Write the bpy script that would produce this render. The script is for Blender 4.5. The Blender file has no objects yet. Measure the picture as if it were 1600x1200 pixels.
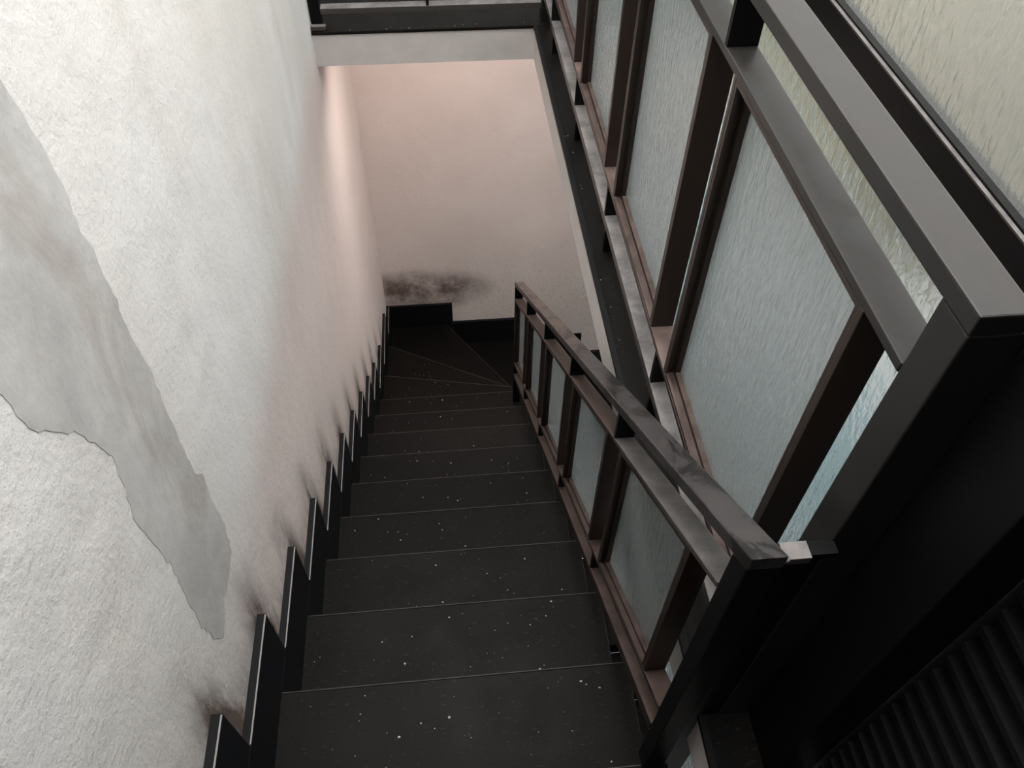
import bpy, bmesh, math, random
from mathutils import Vector, Matrix, noise
C = bpy.context.scene.collection
SC = bpy.context.scene
random.seed(4)

# ------------------------------------------------------------------ camera
F, PITCH, YAW, ROLL = 1219.7, 0.8695, 0.1079, 0.0185
cp, sp, cy, sy = math.cos(PITCH), math.sin(PITCH), math.cos(YAW), math.sin(YAW)
fw = Vector((sy*cp, cy*cp, -sp)); rt = Vector((cy, -sy, 0)); up = rt.cross(fw)
r2 = rt*math.cos(ROLL) + up*math.sin(ROLL); u2 = up*math.cos(ROLL) - rt*math.sin(ROLL)
cd = bpy.data.cameras.new('camera'); cam = bpy.data.objects.new('camera', cd); C.objects.link(cam)
cd.sensor_width = 36; cd.lens = F*36/1600; cd.clip_start = 0.02
M = Matrix((r2, u2, -fw)).transposed().to_4x4(); M.translation = Vector((0, 0, 1.321))
cam.matrix_world = M
SC.camera = cam

# ------------------------------------------------------------------ sky and exposure
w = bpy.data.worlds.new('sky'); SC.world = w; w.use_nodes = True
bg = w.node_tree.nodes['Background']
bg.inputs[0].default_value = (1.0, 0.98, 0.97, 1); bg.inputs[1].default_value = 3.4
SC.view_settings.view_transform = 'Standard'; SC.view_settings.look = 'None'
SC.view_settings.exposure = 1.08; SC.view_settings.gamma = 1; SC.view_settings.use_curve_mapping = False
SC.cycles.use_denoising = True
SC.cycles.max_bounces = 14; SC.cycles.transmission_bounces = 12; SC.cycles.diffuse_bounces = 6
SC.cycles.caustics_refractive = True; SC.cycles.caustics_reflective = True
SC.cycles.sample_clamp_indirect = 12

# ------------------------------------------------------------------ materials
class NT:
    def __init__(s, name):
        s.m = bpy.data.materials.new(name); s.m.use_nodes = True
        s.t = s.m.node_tree; s.n = s.t.nodes; s.l = s.t.links
        s.p = s.n['Principled BSDF']; s.out = s.n['Material Output']
    def node(s, ty, **k):
        n = s.n.new(ty)
        for a, b in k.items(): setattr(n, a, b)
        return n
    def put(s, sock, v):
        if hasattr(v, 'links') or hasattr(v, 'is_linked'): s.l.new(v, sock)
        else: sock.default_value = v
    def pos(s): return s.node('ShaderNodeTexCoord').outputs['Object']
    def mapping(s, v, scale=(1, 1, 1), loc=(0, 0, 0)):
        n = s.node('ShaderNodeMapping'); s.l.new(v, n.inputs[0]); n.inputs['Scale'].default_value = scale
        n.inputs['Location'].default_value = loc; return n.outputs[0]
    def noise(s, v, sc, det=4, rough=.6, dist=0):
        n = s.node('ShaderNodeTexNoise'); s.l.new(v, n.inputs['Vector']); n.inputs['Scale'].default_value = sc
        n.inputs['Detail'].default_value = det; n.inputs['Roughness'].default_value = rough
        n.inputs['Distortion'].default_value = dist; return n.outputs['Fac']
    def ramp(s, f, a, b, ca=(0, 0, 0, 1), cb=(1, 1, 1, 1)):
        n = s.node('ShaderNodeValToRGB'); s.l.new(f, n.inputs[0]); e = n.color_ramp.elements
        e[0].position = a; e[1].position = b; e[0].color = ca; e[1].color = cb; return n.outputs[0]
    def math(s, op, a, b=0.0, c=None, clamp=False):
        n = s.node('ShaderNodeMath', operation=op, use_clamp=clamp); s.put(n.inputs[0], a); s.put(n.inputs[1], b)
        if c is not None: s.put(n.inputs[2], c)
        return n.outputs[0]
    def rng(s, v, a, b, lo=0.0, hi=1.0):
        n = s.node('ShaderNodeMapRange', interpolation_type='SMOOTHSTEP'); s.l.new(v, n.inputs[0])
        for i, x in zip((1, 2, 3, 4), (a, b, lo, hi)): n.inputs[i].default_value = x
        return n.outputs[0]
    def mix(s, f, a, b):
        n = s.node('ShaderNodeMix', data_type='RGBA'); s.put(n.inputs[0], f); s.put(n.inputs[6], a); s.put(n.inputs[7], b)
        return n.outputs[2]
    def bump(s, h, st, d, prev=None):
        n = s.node('ShaderNodeBump'); s.l.new(h, n.inputs['Height']); n.inputs['Strength'].default_value = st
        n.inputs['Distance'].default_value = d
        if prev is not None: s.l.new(prev, n.inputs['Normal'])
        return n.outputs[0]
    def sep(s, v):
        n = s.node('ShaderNodeSeparateXYZ'); s.l.new(v, n.inputs[0]); return n.outputs

G, RS = 0.2558, 0.19                # going and rise of the flight
XW, XS, XR, XL = -0.4349, 0.359, 0.286, 0.385   # left wall, slab edge, flight railing, landing railing
YF, YS, TB = 3.77, 2.773, 0.115     # far wall, far slab edge, slab depth
XG = 1.15                           # plane of the big window
def no(k): return 0.359 + k*G, -0.20 - k*RS     # nose k
SLO = RS/G

def c4(r, g, b): return (r, g, b, 1)

def plaster_left():
    t = NT('white_plaster'); p = t.pos(); x, y, z = t.sep(p)
    n1 = t.noise(t.mapping(p, (1, 1, .45)), 1.6, 3, .5)
    col = t.mix(t.ramp(n1, .38, .66), c4(.86, .85, .84), c4(.73, .70, .655))
    n2 = t.noise(t.mapping(p, (1, 1, .35), (3, 1, 7)), 6, 6, .7)
    col = t.mix(t.math('MULTIPLY', t.ramp(n2, .52, .78), .4), col, c4(.60, .55, .51))
    # pinkish light below the slab, put into the colour of the lower wall
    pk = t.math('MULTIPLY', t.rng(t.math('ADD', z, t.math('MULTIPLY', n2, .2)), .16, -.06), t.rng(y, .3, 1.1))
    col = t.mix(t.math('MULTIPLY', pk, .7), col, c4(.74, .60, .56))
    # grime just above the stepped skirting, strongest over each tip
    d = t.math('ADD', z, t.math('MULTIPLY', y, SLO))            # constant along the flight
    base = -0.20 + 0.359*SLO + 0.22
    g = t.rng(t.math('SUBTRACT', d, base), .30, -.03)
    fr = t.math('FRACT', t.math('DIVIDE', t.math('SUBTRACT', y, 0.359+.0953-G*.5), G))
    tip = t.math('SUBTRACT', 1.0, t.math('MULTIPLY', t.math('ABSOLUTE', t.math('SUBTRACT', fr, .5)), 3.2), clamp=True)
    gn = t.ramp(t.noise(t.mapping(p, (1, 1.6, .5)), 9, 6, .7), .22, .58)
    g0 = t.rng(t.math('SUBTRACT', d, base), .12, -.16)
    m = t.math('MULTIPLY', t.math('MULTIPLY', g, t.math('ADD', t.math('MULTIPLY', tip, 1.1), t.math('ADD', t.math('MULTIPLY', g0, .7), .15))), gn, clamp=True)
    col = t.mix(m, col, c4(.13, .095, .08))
    sp = t.ramp(t.noise(p, 160, 2, .5), .26, .29, c4(1, 1, 1), c4(0, 0, 0))
    col = t.mix(t.math('MULTIPLY', sp, t.math('MULTIPLY', t.ramp(n2, .45, .6), .4)), col, c4(.3, .26, .23))
    t.l.new(col, t.p.inputs['Base Color']); t.p.inputs['Roughness'].default_value = .9
    b = t.bump(t.noise(p, 95, 5, .65), .55, .004)
    b = t.bump(t.noise(p, 9, 3, .5), .5, .012, b)
    t.l.new(b, t.p.inputs['Normal']); return t.m

def plaster_far():
    t = NT('pink_plaster'); p = t.pos(); x, y, z = t.sep(p)
    n1 = t.noise(p, 2.2, 4, .55)
    col = t.mix(t.ramp(n1, .35, .68), c4(.84, .735, .695), c4(.77, .665, .62))
    n2 = t.noise(p, 7, 6, .7)
    dx = t.math('SUBTRACT', x, -.20); dz = t.math('SUBTRACT', z, -2.17)
    r_ = t.math('ADD', t.math('MULTIPLY', t.math('MULTIPLY', dx, dx), 3.2), t.math('MULTIPLY', t.math('MULTIPLY', dz, dz), 22))
    m = t.math('MULTIPLY', t.rng(r_, 1.0, .04), t.ramp(n2, .25, .6))
    col = t.mix(t.math('MULTIPLY', m, .95), col, c4(.13, .08, .065))
    sp = t.ramp(t.noise(p, 60, 5, .7), .36, .44, c4(1, 1, 1), c4(0, 0, 0))
    col = t.mix(t.math('MULTIPLY', sp, t.math('MULTIPLY', t.rng(z, -1.6, -2.3), .4)), col, c4(.36, .25, .21))
    t.l.new(col, t.p.inputs['Base Color']); t.p.inputs['Roughness'].default_value = .9
    b = t.bump(t.noise(p, 70, 5, .65), .7, .006)
    t.l.new(b, t.p.inputs['Normal']); return t.m

def plain_plaster(name, a, b_, sc=5, rough=.9):
    t = NT(name); p = t.pos(); n = t.noise(p, sc, 5, .6)
    t.l.new(t.mix(t.ramp(n, .35, .68), c4(*a), c4(*b_)), t.p.inputs['Base Color']); t.p.inputs['Roughness'].default_value = rough
    t.l.new(t.bump(t.noise(p, 70, 4, .6), .4, .003), t.p.inputs['Normal']); return t.m

def terrazzo(name='dark_terrazzo', k=1.0):
    t = NT(name); p = t.pos()
    n = t.noise(p, 4, 5, .6)
    col = t.mix(t.ramp(n, .35, .7), c4(.0040*k, .0034*k, .0030*k), c4(.0065*k, .0055*k, .0048*k))
    s = t.ramp(t.noise(t.mapping(p, (.35, 1, 1)), 210, 2, .5), .64, .70)
    col = t.mix(t.math('MULTIPLY', s, .3), col, c4(.06, .052, .046))
    t.l.new(col, t.p.inputs['Base Color'])
    t.l.new(t.rng(t.noise(p, 11, 5, .6), .3, .7, .48, .56), t.p.inputs['Roughness'])
    t.p.inputs['Specular IOR Level'].default_value = .12
    t.l.new(t.bump(t.noise(p, 150, 3, .6), .15, .001), t.p.inputs['Normal']); return t.m

def metal(name, base, dust, amt=.8, rough=.38, scuff=0):
    t = NT(name); p = t.pos()
    geo = t.node('ShaderNodeNewGeometry'); nz = t.sep(geo.outputs['Normal'])[2]
    n = t.noise(p, 22, 5, .65)
    up_ = t.rng(nz, .55, .95)
    f = t.math('MULTIPLY', t.math('MULTIPLY', up_, t.ramp(n, .2, .62)), amt)
    col = t.mix(f, c4(*base), c4(*dust))
    if scuff:   # worn, greasy black patches and painted-in reflections on the handrail
        yy = t.sep(t.node('ShaderNodeTexCoord').outputs['Object'])[1]
        col = t.mix(t.math('MULTIPLY', t.rng(yy, 1.25, .75), .85), col, c4(.045, .045, .047))   # shiny reflections at its upper end, painted in as grey-black
        s = t.ramp(t.noise(t.mapping(p, (3, 1, 1)), 7, 5, .75, .5), .50, .56)
        f2 = t.math('MULTIPLY', s, scuff); col = t.mix(f2, col, c4(.012, .011, .011))
    t.l.new(col, t.p.inputs['Base Color'])
    t.l.new(t.math('ADD', t.math('MULTIPLY', f, .25), rough, clamp=True), t.p.inputs['Roughness'])
    t.p.inputs['Specular IOR Level'].default_value = .12 if dust[0] < .04 else .35
    t.l.new(t.bump(t.noise(p, 120, 3, .6), .12, .0008), t.p.inputs['Normal']); return t.m

def glass(name, tint, scale, stretch, bstr, rough, milky, dist=.004):
    t = NT(name); p = t.pos()
    v = t.mapping(p, stretch)
    h = t.noise(v, scale, 2, .5, .3)
    b = t.bump(h, bstr, dist)
    rf = t.node('ShaderNodeBsdfGlass'); rf.inputs['Color'].default_value = c4(*tint); rf.inputs['Roughness'].default_value = rough
    rf.inputs['IOR'].default_value = 1.45; t.l.new(b, rf.inputs['Normal'])
    tr = t.node('ShaderNodeBsdfTranslucent'); tr.inputs[0].default_value = c4(*tint); t.l.new(b, tr.inputs['Normal'])
    df = t.node('ShaderNodeBsdfDiffuse'); df.inputs[0].default_value = c4(*tint); t.l.new(b, df.inputs['Normal'])
    m0 = t.node('ShaderNodeMixShader'); m0.inputs[0].default_value = .22; t.l.new(tr.outputs[0], m0.inputs[1]); t.l.new(df.outputs[0], m0.inputs[2])
    m1 = t.node('ShaderNodeMixShader'); m1.inputs[0].default_value = milky
    t.l.new(rf.outputs[0], m1.inputs[1]); t.l.new(m0.outputs[0], m1.inputs[2]); t.l.new(m1.outputs[0], t.out.inputs[0]); return t.m

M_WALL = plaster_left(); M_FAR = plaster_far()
M_PATCH = plain_plaster('grey_bare_plaster', (.60, .595, .575), (.45, .44, .425), 7)
def stain_patch(m):
    t = NT.__new__(NT); t.m = m; t.t = m.node_tree; t.n = t.t.nodes; t.l = t.t.links; t.p = t.n['Principled BSDF']
    old = t.p.inputs['Base Color'].links[0].from_socket; p = t.pos()
    f = t.math('MULTIPLY', t.ramp(t.noise(t.mapping(p, (1, 1.4, .8), (0, 4, 2)), 4.5, 6, .7, .6), .50, .68), .55)
    t.l.new(t.mix(f, old, c4(.36, .30, .26)), t.p.inputs['Base Color'])
stain_patch(M_PATCH)
M_SLAB = plain_plaster('grey_slab_plaster', (.60, .565, .54), (.53, .50, .48), 8)
M_WHITE = plain_plaster('white_ceiling_plaster', (.75, .74, .72), (.7, .69, .67), 3)
M_DARKW = plain_plaster('dark_wall_paint', (.022, .022, .024), (.03, .03, .032), 3, .6)
M_TER = terrazzo()
M_SK = metal('dark_slate_skirting', (.007, .008, .010), (.016, .015, .015), .7, .4)
M_EDGE = metal('ground_stone_edge', (.30, .28, .27), (.30, .28, .27), .5, .5)
M_MET = metal('brown_black_metal', (.024, .016, .013), (.17, .118, .102), .85, .38)
M_METU = metal('dusty_black_metal', (.012, .012, .012), (.045, .040, .037), .8, .34)
M_HAND = metal('worn_handrail_metal', (.035, .024, .020), (.21, .145, .125), .9, .28, .9)
M_BLK = metal('black_metal', (.004, .004, .0045), (.015, .015, .015), .5, .45)
M_DOOR = metal('black_slatted_metal', (.0025, .0025, .003), (.012, .012, .012), .6, .45)
M_SILV = metal('grey_dust_and_reflection_metal', (.05, .045, .043), (.27, .25, .245), .9, .35)
M_GLR = glass('rippled_railing_glass', (.76, .78, .785), 110, (1, 1, .3), 1.0, .14, .22, .003)
M_GLW = glass('hammered_window_glass', (.66, .675, .665), 38, (1, 1, .4), .75, .15, .06, .006)
def debris_mat():
    t = NT('plaster_crumbs'); t.p.inputs['Base Color'].default_value = c4(.55, .53, .48); t.p.inputs['Roughness'].default_value = .9; return t.m
M_CRUMB = debris_mat()

# ------------------------------------------------------------------ helpers
def obj(name, me_or_bm, mat, parent=None, label=None, bevel=0, **props):
    if isinstance(me_or_bm, bmesh.types.BMesh):
        bmesh.ops.recalc_face_normals(me_or_bm, faces=me_or_bm.faces)
        me = bpy.data.meshes.new(name); me_or_bm.to_mesh(me); me_or_bm.free()
        me.materials.append(mat)
    else: me = me_or_bm
    o = bpy.data.objects.new(name, me); C.objects.link(o)
    if parent: o.parent = parent
    if label: o['label'] = label
    for k, v in props.items(): o[k] = v
    if bevel:
        b = o.modifiers.new('bevel', 'BEVEL'); b.width = bevel; b.segments = 2; b.limit_method = 'ANGLE'
    return o

def empty(name, loc=(0, 0, 0), **props):
    o = bpy.data.objects.new(name, None); C.objects.link(o); o.empty_display_size = .1
    o.location = loc
    for k, v in props.items(): o[k] = v
    return o

def kid(name, bm, mat, parent, **k):
    """part whose mesh is given in scene coordinates, moved under its parent's origin"""
    L = Vector((0, 0, 0)); p = parent
    while p: L += p.location; p = p.parent
    bmesh.ops.translate(bm, verts=bm.verts, vec=-L)
    return obj(name, bm, mat, parent, **k)

def prism(bm, pts, a, b, axis='X'):
    """extrude a polygon given in the other two axes from a to b along axis"""
    def P(u, v, t):
        return {'X': (t, u, v), 'Y': (u, t, v), 'Z': (u, v, t)}[axis]
    A = [bm.verts.new(P(u, v, a)) for u, v in pts]; B = [bm.verts.new(P(u, v, b)) for u, v in pts]
    n = len(pts)
    bm.faces.new(A); bm.faces.new(B[::-1])
    for i in range(n): bm.faces.new((A[i], A[(i+1) % n], B[(i+1) % n], B[i]))
    return bm
def pr(pts, a, b, axis='X'): return prism(bmesh.new(), pts, a, b, axis)
def box(x0, x1, y0, y1, z0, z1, bm=None):
    return prism(bm or bmesh.new(), [(x0, y0), (x1, y0), (x1, y1), (x0, y1)], z0, z1, 'Z')

# ------------------------------------------------------------------ setting: walls, slabs, ceiling
ZL = -5.2
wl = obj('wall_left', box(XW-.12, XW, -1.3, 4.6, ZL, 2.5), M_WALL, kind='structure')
patch = [(0.60, 1.35), (0.708, 1.003), (0.778, 0.916), (0.784, 0.874), (0.787, 0.834), (0.79, 0.815), (0.794, 0.777), (0.786, 0.75), (0.781, 0.723), (0.788, 0.688), (0.781, 0.659), (0.783, 0.607), (0.774, 0.581), (0.774, 0.538), (0.777, 0.466), (0.766, 0.409), (0.758, 0.335), (0.751, 0.254), (0.774, 0.214), (0.76, 0.172), (0.759, 0.078), (0.737, 0.014), (0.663, 0.010), (0.640, 0.020), (0.612, -0.004), (0.584, -0.01), (0.565, 0.035), (0.556, 0.104), (0.561, 0.148), (0.565, 0.206), (0.578, 0.267), (0.576, 0.315), (0.573, 0.375), (0.569, 0.421), (0.584, 0.451), (0.594, 0.488), (0.601, 0.512), (0.585, 0.572), (0.576, 0.599), (0.547, 0.638), (0.525, 0.668), (0.518, 0.696), (0.518, 0.72), (0.514, 0.739), (0.454, 0.828), (0.40, 0.95), (0.38, 1.25)]
def roughen(pts, step=.012, amp=.0045):
    out = []
    for i, (a, b) in enumerate(pts):
        c, d = pts[(i+1) % len(pts)]; L = math.hypot(c-a, d-b); n = max(1, int(L/step))
        for j in range(n):
            u = a+(c-a)*j/n; v = b+(d-b)*j/n
            q = noise.noise_vector(Vector((u*60, v*60, 3.1)))
            out.append((u+q[0]*amp*1.6, v+q[1]*amp*1.6))
    return out
pbm = pr(roughen(patch), XW-.004, XW+.0009)
obj('bare_plaster_patch', pbm, M_PATCH, wl, label='grey bare plaster where the white paint has fallen off')
obj('wall_far', box(XW-.12, XG+.1, YF, YF+.12, ZL, -TB), M_FAR, kind='structure')
obj('wall_upper_far', box(XW-.12, XG+.3, 4.6, 4.7, 0, 2.5), M_WHITE, kind='structure')
obj('wall_back', box(XW-.12, 1.3, -1.42, -1.3, ZL, 2.5), M_DARKW, kind='structure')
wr = obj('wall_right', box(.56, .62, -1.3, .275, ZL, 2.5), M_DARKW, kind='structure')
obj('wall_near_return', box(.50, XG+.1, .275, .33, ZL, 2.5), M_DARKW, kind='structure')
cl = bmesh.new()          # ceiling; unseen opening over the stairwell added to let in more sky light
for b_ in ((XW-.12, XG+.3, -1.42, -.35), (XW-.12, XG+.3, 3.1, 4.7), (XW-.12, -.33, -.35, 3.1), (1.05, XG+.3, -.35, 3.1)): box(*b_, 2.5, 2.6, cl)
obj('ceiling', cl, M_WHITE, kind='structure')

fl = empty('floor', kind='structure')
sl = bmesh.new()
prism(sl, [(XW, -1.3), (.50, -1.3), (.50, .33), (.50, YS), (XG-.05, YS), (XG-.05, 4.6), (XW, 4.6), (XW, YS), (XS, YS), (XS, .11), (XW, .11)], -TB, 0, 'Z')
obj('floor_slab', sl, M_SLAB, fl)
obj('terrazzo_topping', box(XW+.001, .56, -1.3, .103, 0.0005, .012), M_TER, fl, bevel=.003)
obj('terrazzo_topping', box(XS-.006, .497, .104, YS-.006, 0.0005, .012), M_TER, fl, bevel=.003)
obj('terrazzo_topping', box(XW+.001, XG-.05, YS-.005, 4.59, 0.0005, .012), M_TER, fl, bevel=.003)
# thin stone kerb line beside the slab edge
obj('edge_strip', box(XS-.006, XS+.006, .104, YS-.008, .0122, .0150), M_SK, fl, bevel=.001)

# ------------------------------------------------------------------ window wall
win = empty('window_1', (XG, 0, 0), kind='structure')
ys = [.33, 3.12, 4.6]
kid('transom', box(XG-.035, XG+.035, .33, 4.6, .10, .345), M_BLK, win)
kid('ledge', box(XG-.035, XG-.024, .33, 4.6, .3455, .350), M_SILV, win)
kid('glazing_bar', box(XG-.0235, XG-.004, .33, 4.6, .3455, .356), M_BLK, win)
kid('top_rail', box(XG-.03, XG+.03, .33, 4.6, 2.42, 2.5), M_BLK, win)
kid('bottom_rail', box(XG-.03, XG+.03, .33, YF, -3.9, -3.8), M_BLK, win)
kid('lower_wall', box(XG-.04, XG+.08, .33, YF, ZL, -3.9), M_DARKW, win)
for i, y in enumerate(ys):
    kid('mullion', box(XG-.02, XG+.02, y-.018 if i else y, y+.018, .353, 2.42), M_BLK, win)
    if y < YF: kid('mullion', box(XG-.02, XG+.02, y-.018 if i else y, y+.018, -3.8, .10), M_BLK, win)
for a, b in zip(ys, ys[1:]):
    kid('glass_pane', box(XG-.003, XG+.003, a+.019, b-.019, .3455, 2.419), M_GLW, win)
    b2 = min(b, YF+.02)
    kid('glass_pane', box(XG-.003, XG+.003, a+.019, b2-.019, -3.799, .099), M_GLW, win)

# ------------------------------------------------------------------ staircase
st = empty('staircase', label='dark terrazzo stairs going down beside the white wall and turning right at the bottom', category='staircase')
TX0, TX1, TH_ = XW, .335, .019
M_NOSE = metal('pale_stone_nosing', (.055, .049, .045), (.055, .049, .045), .5, .5)  # paler stone for the thin line along each nose
def pt_on(p, q, t): return (p[0]+(q[0]-p[0])*t, p[1]+(q[1]-p[1])*t)
def tread(pts, z, th=.03):
    obj('tread', pr(pts, z-th, z, 'Z'), M_TER, st, bevel=.003)
def riser(p, q, zt, zb, off):
    (ax, ay), (bx, by) = p, q; d = Vector((bx-ax, by-ay)).normalized(); n = Vector((-d.y, d.x))
    a = Vector(p)+n*off; b = Vector(q)+n*off; c = b+n*.02; e = a+n*.02
    clampf = lambda v: (max(v[0], XW+.0002), min(v[1], YF-.0002))
    obj('riser', pr([clampf(a), clampf(b), clampf(c), clampf(e)], zb, zt, 'Z'), M_TER, st)
    if off > 0:
        a, b = Vector(p), Vector(q); e, c = a+n*.0022, b+n*.0022
        obj('nosing_line', pr([clampf(a), clampf(b), clampf(c), clampf(e)], zt+.027, zt+.0304, 'Z'), M_NOSE, st)
for k in range(0, 10):
    y, z = no(k); y0 = no(k-1)[0]
    tread([(TX0, y0-.02), (TX1, y0-.02), (TX1, y), (TX0, y)], z)
    riser((TX0, y), (TX1, y), z-.03, z-RS, -.04)
    obj('nosing_line', box(TX0+TH_, TX1, y-.0008, y+.0009, z-.0035, z+.0004), M_NOSE, st)
riser((TX0, .103), (TX1, .103), -TB, -.20, -.04)
PV = (.300, no(9)[0])
W10 = (XW, 3.0); W11 = (XW, 3.42); W12 = (-.055, YF); W13 = (.45, YF); W14 = (.80, YF)
COR = (XW, YF)
y9 = no(9)[0]
zt_ = lambda k: no(k)[1]
P10, P11, P12, P13 = (.31, 2.852), (.322, 3.006), (.337, 3.165), (.36, 2.80)
tread([(XW, y9-.02), (TX1, y9-.02), (TX1, 2.85), P10, W10], zt_(10))
tread([(XW, 2.93), (TX1, 2.80), (TX1, 3.0), P11, W11], zt_(11))
tread([(XW, 3.35), (TX1, 2.95), (TX1, 3.16), P12, W12, COR], zt_(12))
tread([(.341, 2.9), P13, W13, (-.2, YF), (-.15, 3.65), (.3, 3.1)], zt_(13))
tread([P13, W14, (.3, YF), (.36, 3.2)], zt_(14))
tread([(.36, y9), (XG-.05, y9), (XG-.05, YF), (.6, YF)], zt_(15))
riser(P10, W10, zt_(10)-.03, zt_(11), .02); riser(P11, W11, zt_(11)-.03, zt_(12), .02)
riser(P12, W12, zt_(12)-.03, zt_(13), .02); riser(P13, W13, zt_(13)-.03, zt_(14), .02); riser(P13, W14, zt_(14)-.03, zt_(15), .02)
for k in range(16, 23):       # next flight, going back under the landing strip
    yb = y9-(k-16)*G; z = zt_(k)
    tread([(.36, yb-G), (XG-.05, yb-G), (XG-.05, yb+.02), (.36, yb+.02)], z)
    obj('riser', box(.36, XG-.05, yb+.02, yb+.04, z, z+RS-.03), M_TER, st)

# stepped skirting on the left wall: one tile a step, with a paler ground top edge
sk = empty('baseboard_left', kind='structure')
DX, DZ = .0953, .1945
TH = .018
def tile(pts, parent, x0=XW, x1=XW+TH, axis='X'):
    return obj('skirting_tile', pr(pts, x0, x1, axis), M_SK, parent, bevel=.0012)
for k in range(-1, 10):
    (y, z), (yp, zp) = no(k), no(k-1)
    gp = .0012
    pts = [(yp-.02, z), (yp-.02, zp-.02), (yp+.01, zp), (yp+DX, zp-RS+DZ), (y+DX-gp, z+DZ), (y+DX-gp, z-RS+DZ+gp), (y-gp, z+.0005)]
    if k == -1: pts = [(-.15, z), (-.15, z+DZ), (y+DX-gp, z+DZ), (y+DX-gp, z-RS+DZ), (y-gp, z)]
    tile(pts, sk)
    ya = -.15 if k == -1 else yp+DX
    obj('tile_edge', box(XW+TH-.0022, XW+TH+.0006, ya+.003, y+DX-.004, z+DZ-.001, z+DZ+.0009), M_EDGE, sk)
tops = [(2.757, 3.077, -1.925), (3.077, 3.504, -2.095), (3.504, YF, -2.285)]
yprev = no(9)[0]+DX
for (a, b, zt0), (kk) in zip(tops, (10, 11, 12)):
    tile([(yprev, zt_(kk)-.0), (yprev, zt0), (b, zt0), (b, zt_(kk)-.0 if kk == 12 else zt_(kk+1))] , sk)
    obj('tile_edge', box(XW+TH-.0022, XW+TH+.0006, yprev+.003, b-.004, zt0-.001, zt0+.0009), M_EDGE, sk)
    yprev = b+.0006
sf = empty('baseboard_far', kind='structure')
def ftile(pts): obj('skirting_tile', pr(pts, YF-.018, YF, 'Y'), M_SK, sf, bevel=.0012)
X0 = XW+TH
ftile([(X0, zt_(12)), (X0, -2.289), (-.003, -2.289), (-.003, zt_(13)+.01), (-.055, zt_(12))])
ftile([(-.0025, zt_(13)), (-.0025, -2.463), (.545, -2.463), (.545, zt_(14)), (.45, zt_(13))])
ftile([(.546, zt_(14)), (.546, -2.655), (.893, -2.655), (.893, zt_(15)), (.80, zt_(14))])
ftile([(.894, zt_(15)), (.894, -2.845), (XG-.05, -2.845), (XG-.05, zt_(15))])

# ------------------------------------------------------------------ railings
def slab_bar(name, f, y0, y1, x0, x1, th, mat, root, **k):
    return kid(name, pr([(y0, f(y0)), (y1, f(y1)), (y1, f(y1)-th), (y0, f(y0)-th)], x0, x1), mat, root, bevel=.0018, **k)
def glazed_panel(root, ya, yb, ft, fb, x0, wid, mat, ptype=M_GLR):
    """stiles at both ends, sash bead all round and a rippled glass pane; ft and fb give the rails' heights"""
    e = .009
    for s in (ya, yb-e):
        kid('stile', pr([(s, ft(s)), (s+e, ft(s+e)), (s+e, fb(s+e)), (s, fb(s))], x0+.0005, x0+wid-.0005), mat, root, bevel=.001)
    a, b = ya+e, yb-e
    xg = x0+wid*.62
    m = .004
    pane = kid('glass_pane', pr([(a+m, ft(a)-m), (b-m, ft(b)-m), (b-m, fb(b)+m), (a+m, fb(a)+m)], xg, xg+.004), ptype, root)
    s = .011
    def bead(x_a, x_b, s):
        bm = bmesh.new()
        O = [(a, ft(a)), (b, ft(b)), (b, fb(b)), (a, fb(a))]
        I = [(a+s, ft(a+s)-s), (b-s, ft(b-s)-s), (b-s, fb(b-s)+s), (a+s, fb(a+s)+s)]
        for i in range(4):
            j = (i+1) % 4
            prism(bm, [O[i], O[j], I[j], I[i]], x_a, x_b)
        return bm
    kid('glazing_bead', bead(x0+.001, x0+.006, .007), mat, pane)
    kid('glazing_bead', bead(xg-.010, xg-.0005, .010), mat, pane)

# -- the railing down the flight
lr = empty('stair_railing', (.305, .36, -.20), label='brown-black metal railing with rippled glass panes sloping down beside the stairs', category='railing', group='glazed railings')
WR = .038
X0r, X1r = XR, XR+WR
base = lambda y: -.20-(y-.359)*SLO
hnd = lambda y: base(y)+.7985
mid = lambda y: base(y)+.700
low = lambda y: base(y)+.262
bot = lambda y: base(y)+.178
YE = 2.60
ho = slab_bar('handrail', hnd, .348, YE+.004, X0r-.0005, X1r+.0005, .024, M_HAND, lr)
slab_bar('mid_rail', mid, .384, .846, X0r, X1r, .012, M_SILV, lr)  # first bay paler: its bright reflection is put into the colour
slab_bar('mid_rail', mid, .846, YE-.016, X0r, X1r, .012, M_MET, lr)
slab_bar('lower_rail', low, .384, YE-.016, X0r, X1r, .012, M_MET, lr)
slab_bar('bottom_rail', bot, .384, YE-.016, X0r, X1r, .03, M_MET, lr)
kid('newel_post', pr([(.350, hnd(.350)-.025), (.383, hnd(.383)-.025), (.383, -.20), (.350, -.20)], X0r+.0005, X1r-.0005), M_BLK, lr, bevel=.0015, label='black square top newel post')
kid('newel_post', pr([(YE-.015, hnd(YE-.015)-.025), (YE, hnd(YE)-.025), (YE, zt_(9)+.001), (YE-.015, zt_(9)+.001)], X0r+.0005, X1r-.0005), M_BLK, lr, bevel=.0015)
gaps = [.846, 1.283, 1.715, 2.163]
for y in gaps:
    t = .005
    kid('stub_post', pr([(y-t, hnd(y-t)-.025), (y+t, hnd(y+t)-.025), (y+t, mid(y+t)), (y-t, mid(y-t))], X0r+.001, X1r-.001), M_BLK, lr)
    kid('stub_post', pr([(y-t, low(y-t)-.013), (y+t, low(y+t)-.013), (y+t, bot(y+t)), (y-t, bot(y-t))], X0r+.001, X1r-.001), M_BLK, lr)
ed = [.462]+[v for g_ in gaps for v in (g_-.042, g_+.042)]+[YE-.016]
for a, b in zip(ed[::2], ed[1::2]):
    glazed_panel(lr, a, b, lambda y: mid(y)-.0125, lambda y: low(y), X0r, WR, M_MET)
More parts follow.
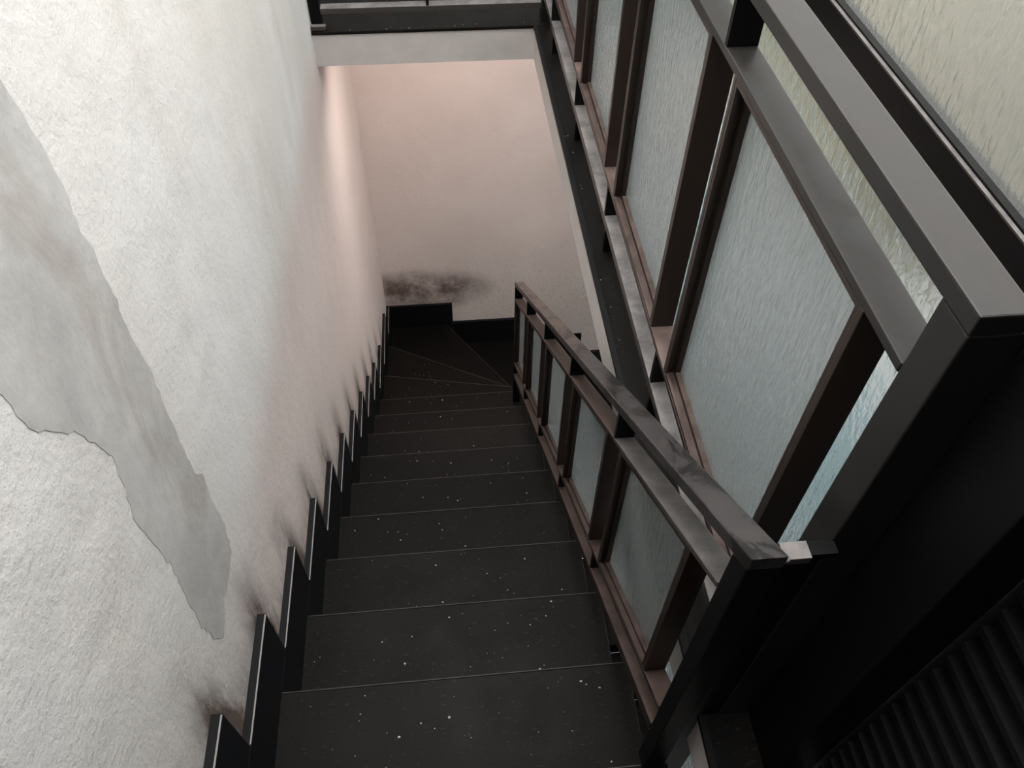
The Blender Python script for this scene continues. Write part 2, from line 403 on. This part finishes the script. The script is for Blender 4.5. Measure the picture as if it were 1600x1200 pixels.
kid('added_gap_plate', box(X1r, XL-.0005, .374, .380, -.42, .575), M_BLK, lr)  # black plate added to shut out the bright gap between the posts
kid('bracket_plate', box(.3545, XL-.0005, .356, .370, hnd(.36)-.018, hnd(.36)-.008), M_BLK, lr)
kid('bracket', box(X1r+.0008, .354, .352, .372, hnd(.36)-.018, hnd(.36)-.006), M_SILV, lr, label='small grey weld bracket to the tall corner post')
bmw = bmesh.new(); bmesh.ops.create_icosphere(bmw, subdivisions=2, radius=.004); bmesh.ops.translate(bmw, verts=bmw.verts, vec=(X1r+.002, .352, hnd(.36)-.004))
kid('weld_bead', bmw, M_EDGE, lr)

# -- the level railing on the landing strip
ur = empty('landing_railing', (.405, .39, 0), label='tall dark level railing with big rippled glass panes on the landing strip at the right', category='railing', group='glazed railings')
WU = .045
U0, U1 = XL, XL+WU
cst = lambda c: (lambda y: c)
YE2 = 2.80
slab_bar('handrail', cst(.92), .3715, YE2+.045, U0-.0005, U1+.0005, .021, M_METU, ur)
slab_bar('mid_rail', cst(.8186), .4165, YE2, U0, U1, .012, M_METU, ur)
slab_bar('lower_rail', cst(.2244), .4165, YE2, U0, U1, .012, M_MET, ur)
slab_bar('bottom_rail', cst(.1265), .4165, YE2, U0, U1, .022, M_SILV, ur)
kid('corner_post', box(U0, .453, .3716, .416, .0125, .8988), M_METU, ur, bevel=.002)
kid('corner_post', box(U0, U1, YE2, YE2+.045, .0125, .8988), M_METU, ur, bevel=.002)
ug = [.988, 1.527, 2.035, 2.56]
for y in ug:
    t = .005
    kid('stub_post', box(U0+.001, U1-.001, y-t, y+t, .8187, .8988), M_BLK, ur)
    kid('stub_post', box(U0+.001, U1-.001, y-t, y+t, .1266, .2123), M_BLK, ur)
    kid('foot', box(U0+.008, U1-.008, y-t, y+t, .0125, .1044), M_BLK, ur)
ed = [.493]+[v for g_ in ug for v in (g_-.055, g_+.055)]+[YE2-.001]
for a, b in zip(ed[::2], ed[1::2]):
    glazed_panel(ur, a, b, cst(.806), cst(.2246), U0, WU, M_MET)

# -- the level railing across the far end of the stairwell
fr = empty('landing_railing', (0, YE2+.02, 0), label='dark level railing across the far edge of the stairwell, at the top of the photo', category='railing', group='glazed railings')
FY0, FY1 = YE2+.002, YE2+.044
xs0, xs1 = XW+.04, U0-.001
def xbar(name, zt, th, mat): return kid(name, box(xs0, xs1, FY0, FY1, zt-th, zt), mat, fr, bevel=.0018)
xbar('handrail', .92, .021, M_METU); xbar('mid_rail', .8186, .012, M_METU); xbar('lower_rail', .2244, .012, M_MET); xbar('bottom_rail', .078, .020, M_SILV)
kid('corner_post', box(XW+.003, XW+.0395, FY0, FY1, .0125, .92), M_BLK, fr, bevel=.002)
kid('post_foot', box(XW+.001, XW+.052, FY0-.022, FY0-.002, .0125, .026), M_SILV, fr)
for x in (-.02,):
    kid('stub_post', box(x-.005, x+.005, FY0+.001, FY1-.001, .8187, .8988), M_BLK, fr)
    kid('stub_post', box(x-.005, x+.005, FY0+.001, FY1-.001, .0781, .2123), M_BLK, fr)
for a, b in ((xs0+.02, -.075), (.035, xs1-.02)):
    for s in (a, b-.009):
        kid('stile', box(s, s+.009, FY0+.001, FY1-.001, .2245, .806), M_MET, fr)
    kid('glass_pane', box(a+.01, b-.01, FY0+.018, FY0+.022, .2246, .8059), M_GLR, fr)

# -- railing of the next flight below
nr = empty('stair_railing', (.40, 2.3, -3.1), label='dark railing of the lower flight glimpsed beneath the sloping handrail', category='railing', group='glazed railings')
nb = lambda y: zt_(16) - (y9-y)*SLO
for nm, h, th, mt in (('handrail', .86, .024, M_HAND), ('mid_rail', .76, .012, M_MET), ('lower_rail', .3, .012, M_MET), ('bottom_rail', .21, .03, M_SILV)):
    slab_bar(nm, (lambda y, h=h: nb(y)+h), 1.3, y9-.03, .375, .41, th, mt, nr)
for y in (y9-.06, 2.15, 1.72, 1.31):
    kid('post', pr([(y-.006, nb(y)+.84), (y+.006, nb(y)+.84), (y+.006, nb(y)+.0), (y-.006, nb(y)+.0)], .376, .409), M_BLK, nr)
for a, b in ((2.2, y9-.1), (1.77, 2.1), (1.36, 1.67)):
    glazed_panel(nr, a, b, lambda y: nb(y)+.747, lambda y: nb(y)+.3, .375, .035, M_MET)

# ------------------------------------------------------------------ slatted black door beside the post
obj('trim_1', box(.436, .559, .276, .3712, .0125, 2.49), M_BLK, kind='structure', bevel=.002)
dr = empty('door_1', (.53, -.35, 0), kind='structure')
kid('door_leaf', box(.525, .555, -.75, .273, .02, 2.05), M_DOOR, dr)
zz = .05
while zz < 2.0:
    kid('slat', pr([(.5245, zz), (.509, zz+.003), (.5035, zz+.009), (.506, zz+.015), (.5245, zz+.020)], -.74, .2725, 'Y'), M_DOOR, dr)
    zz += .0392

# ------------------------------------------------------------------ outside the window
obj('ground', box(XG+.1, 9, -6, 22, -5.4, -5.2), plain_plaster('pavement', (.30, .36, .36), (.24, .30, .31), 2), kind='structure')
nh = empty('garden_wall', (3.1, 6, -5.2), label='pale courtyard wall blurred behind the hammered window glass', category='wall')
kid('upper_wall', box(3.0, 3.2, -4, 16, -1.9, -.12), plain_plaster('cream_render', (.27, .245, .19), (.22, .20, .155), 1.5), nh)
kid('middle_wall', box(3.0, 3.2, -4, 16, -3.1, -1.9), plain_plaster('pale_grey_render', (.66, .65, .65), (.55, .56, .57), 1.5), nh)
kid('dado', box(2.98, 3.2, -4, 16, -5.2, -3.1), plain_plaster('teal_painted_dado', (.12, .25, .30), (.10, .21, .26), 1.5), nh)
hg = bmesh.new()
rnd = random.Random(7)
for i in range(1900):
    c = Vector((rnd.uniform(2.4, 2.8), rnd.uniform(3.3, 7.5), rnd.gauss(-1.68, .2)))
    d = Vector((rnd.uniform(-1, 1), rnd.uniform(-1, 1), rnd.uniform(-1, 1))).normalized()*.11
    e = d.cross(Vector((.3, .5, 1))).normalized()*.05
    vs = [hg.verts.new(c-d), hg.verts.new(c+e), hg.verts.new(c+d), hg.verts.new(c-e)]
    hg.faces.new(vs)
obj('climbing_plant', hg, plain_plaster('olive_leaf', (.20, .19, .045), (.27, .24, .07), 9), kind='stuff',
    label='olive yellow leaves on the courtyard wall behind the glass', category='plant')

# ------------------------------------------------------------------ added warm fill light under the far landing
lm = empty('fill_lamp', (.12, 3.02, -TB), label='warm fill lamp added unseen under the far landing', category='lamp')
kid('added_lamp_housing', box(-.14, .34, 2.93, 3.11, -TB-.035, -TB-.0005), M_WHITE, lm)
ld = bpy.data.lights.new('fill_light', 'AREA'); ld.shape = 'RECTANGLE'; ld.size = .42; ld.size_y = .14
ld.color = (1, .86, .81); ld.energy = 4.6
lo = bpy.data.objects.new('fill_light', ld); C.objects.link(lo); lo.parent = lm; lo.location = (0, 0, -.042)
lo.rotation_euler = (math.radians(14), 0, 0)

# ------------------------------------------------------------------ crumbs of plaster on the stairs
cb = bmesh.new(); rnd = random.Random(11)
def crumb(x, y, z, s):
    a0 = rnd.uniform(0, 6.28); n = rnd.choice((4, 5, 6)); el = rnd.uniform(.45, 1)
    top = []; bt = []
    for i in range(n):
        a = a0+i*6.283/n; rr = s*rnd.uniform(.6, 1.1)
        px, py = math.cos(a)*rr, math.sin(a)*rr*el
        bt.append(cb.verts.new((x+px, y+py, z+.0002))); top.append(cb.verts.new((x+px*.7, y+py*.7, z+s*.5)))
    cb.faces.new(top); cb.faces.new(bt[::-1])
    for i in range(n): cb.faces.new((bt[i], bt[(i+1) % n], top[(i+1) % n], top[i]))
for k in range(-1, 10):
    y1, z = no(k); y0 = no(k-1)[0]
    if k == -1: z = .0125; y0 = -.1; y1 = .08
    for i in range(36):
        u = rnd.random()**.75
        crumb(XW+.04+u*(XR-XW-.06), rnd.uniform(y0+.01, y1-.012), z, rnd.choice((.0008, .0010, .0012, .0014, .0018, .0026, .0038)))
for i in range(22): crumb(rnd.uniform(XW+.05, .1), rnd.uniform(2.7, 2.95), zt_(10), rnd.uniform(.0012, .0028))
for i in range(8): crumb(rnd.uniform(-.3, -.1), rnd.uniform(3.1, 3.25), zt_(11), rnd.uniform(.0012, .0028))
for i in range(14): crumb(rnd.uniform(XS+.01, XL-.004), rnd.uniform(.5, 2.6), .0125, rnd.uniform(.0010, .0024))
for i in range(16): crumb(rnd.uniform(XW+.1, XS), rnd.uniform(YS+.002, YS+.02), .0125, rnd.uniform(.0012, .003))
obj('plaster_crumbs', cb, M_CRUMB, kind='stuff', label='tiny pale plaster crumbs scattered over the dark stair treads', category='debris')
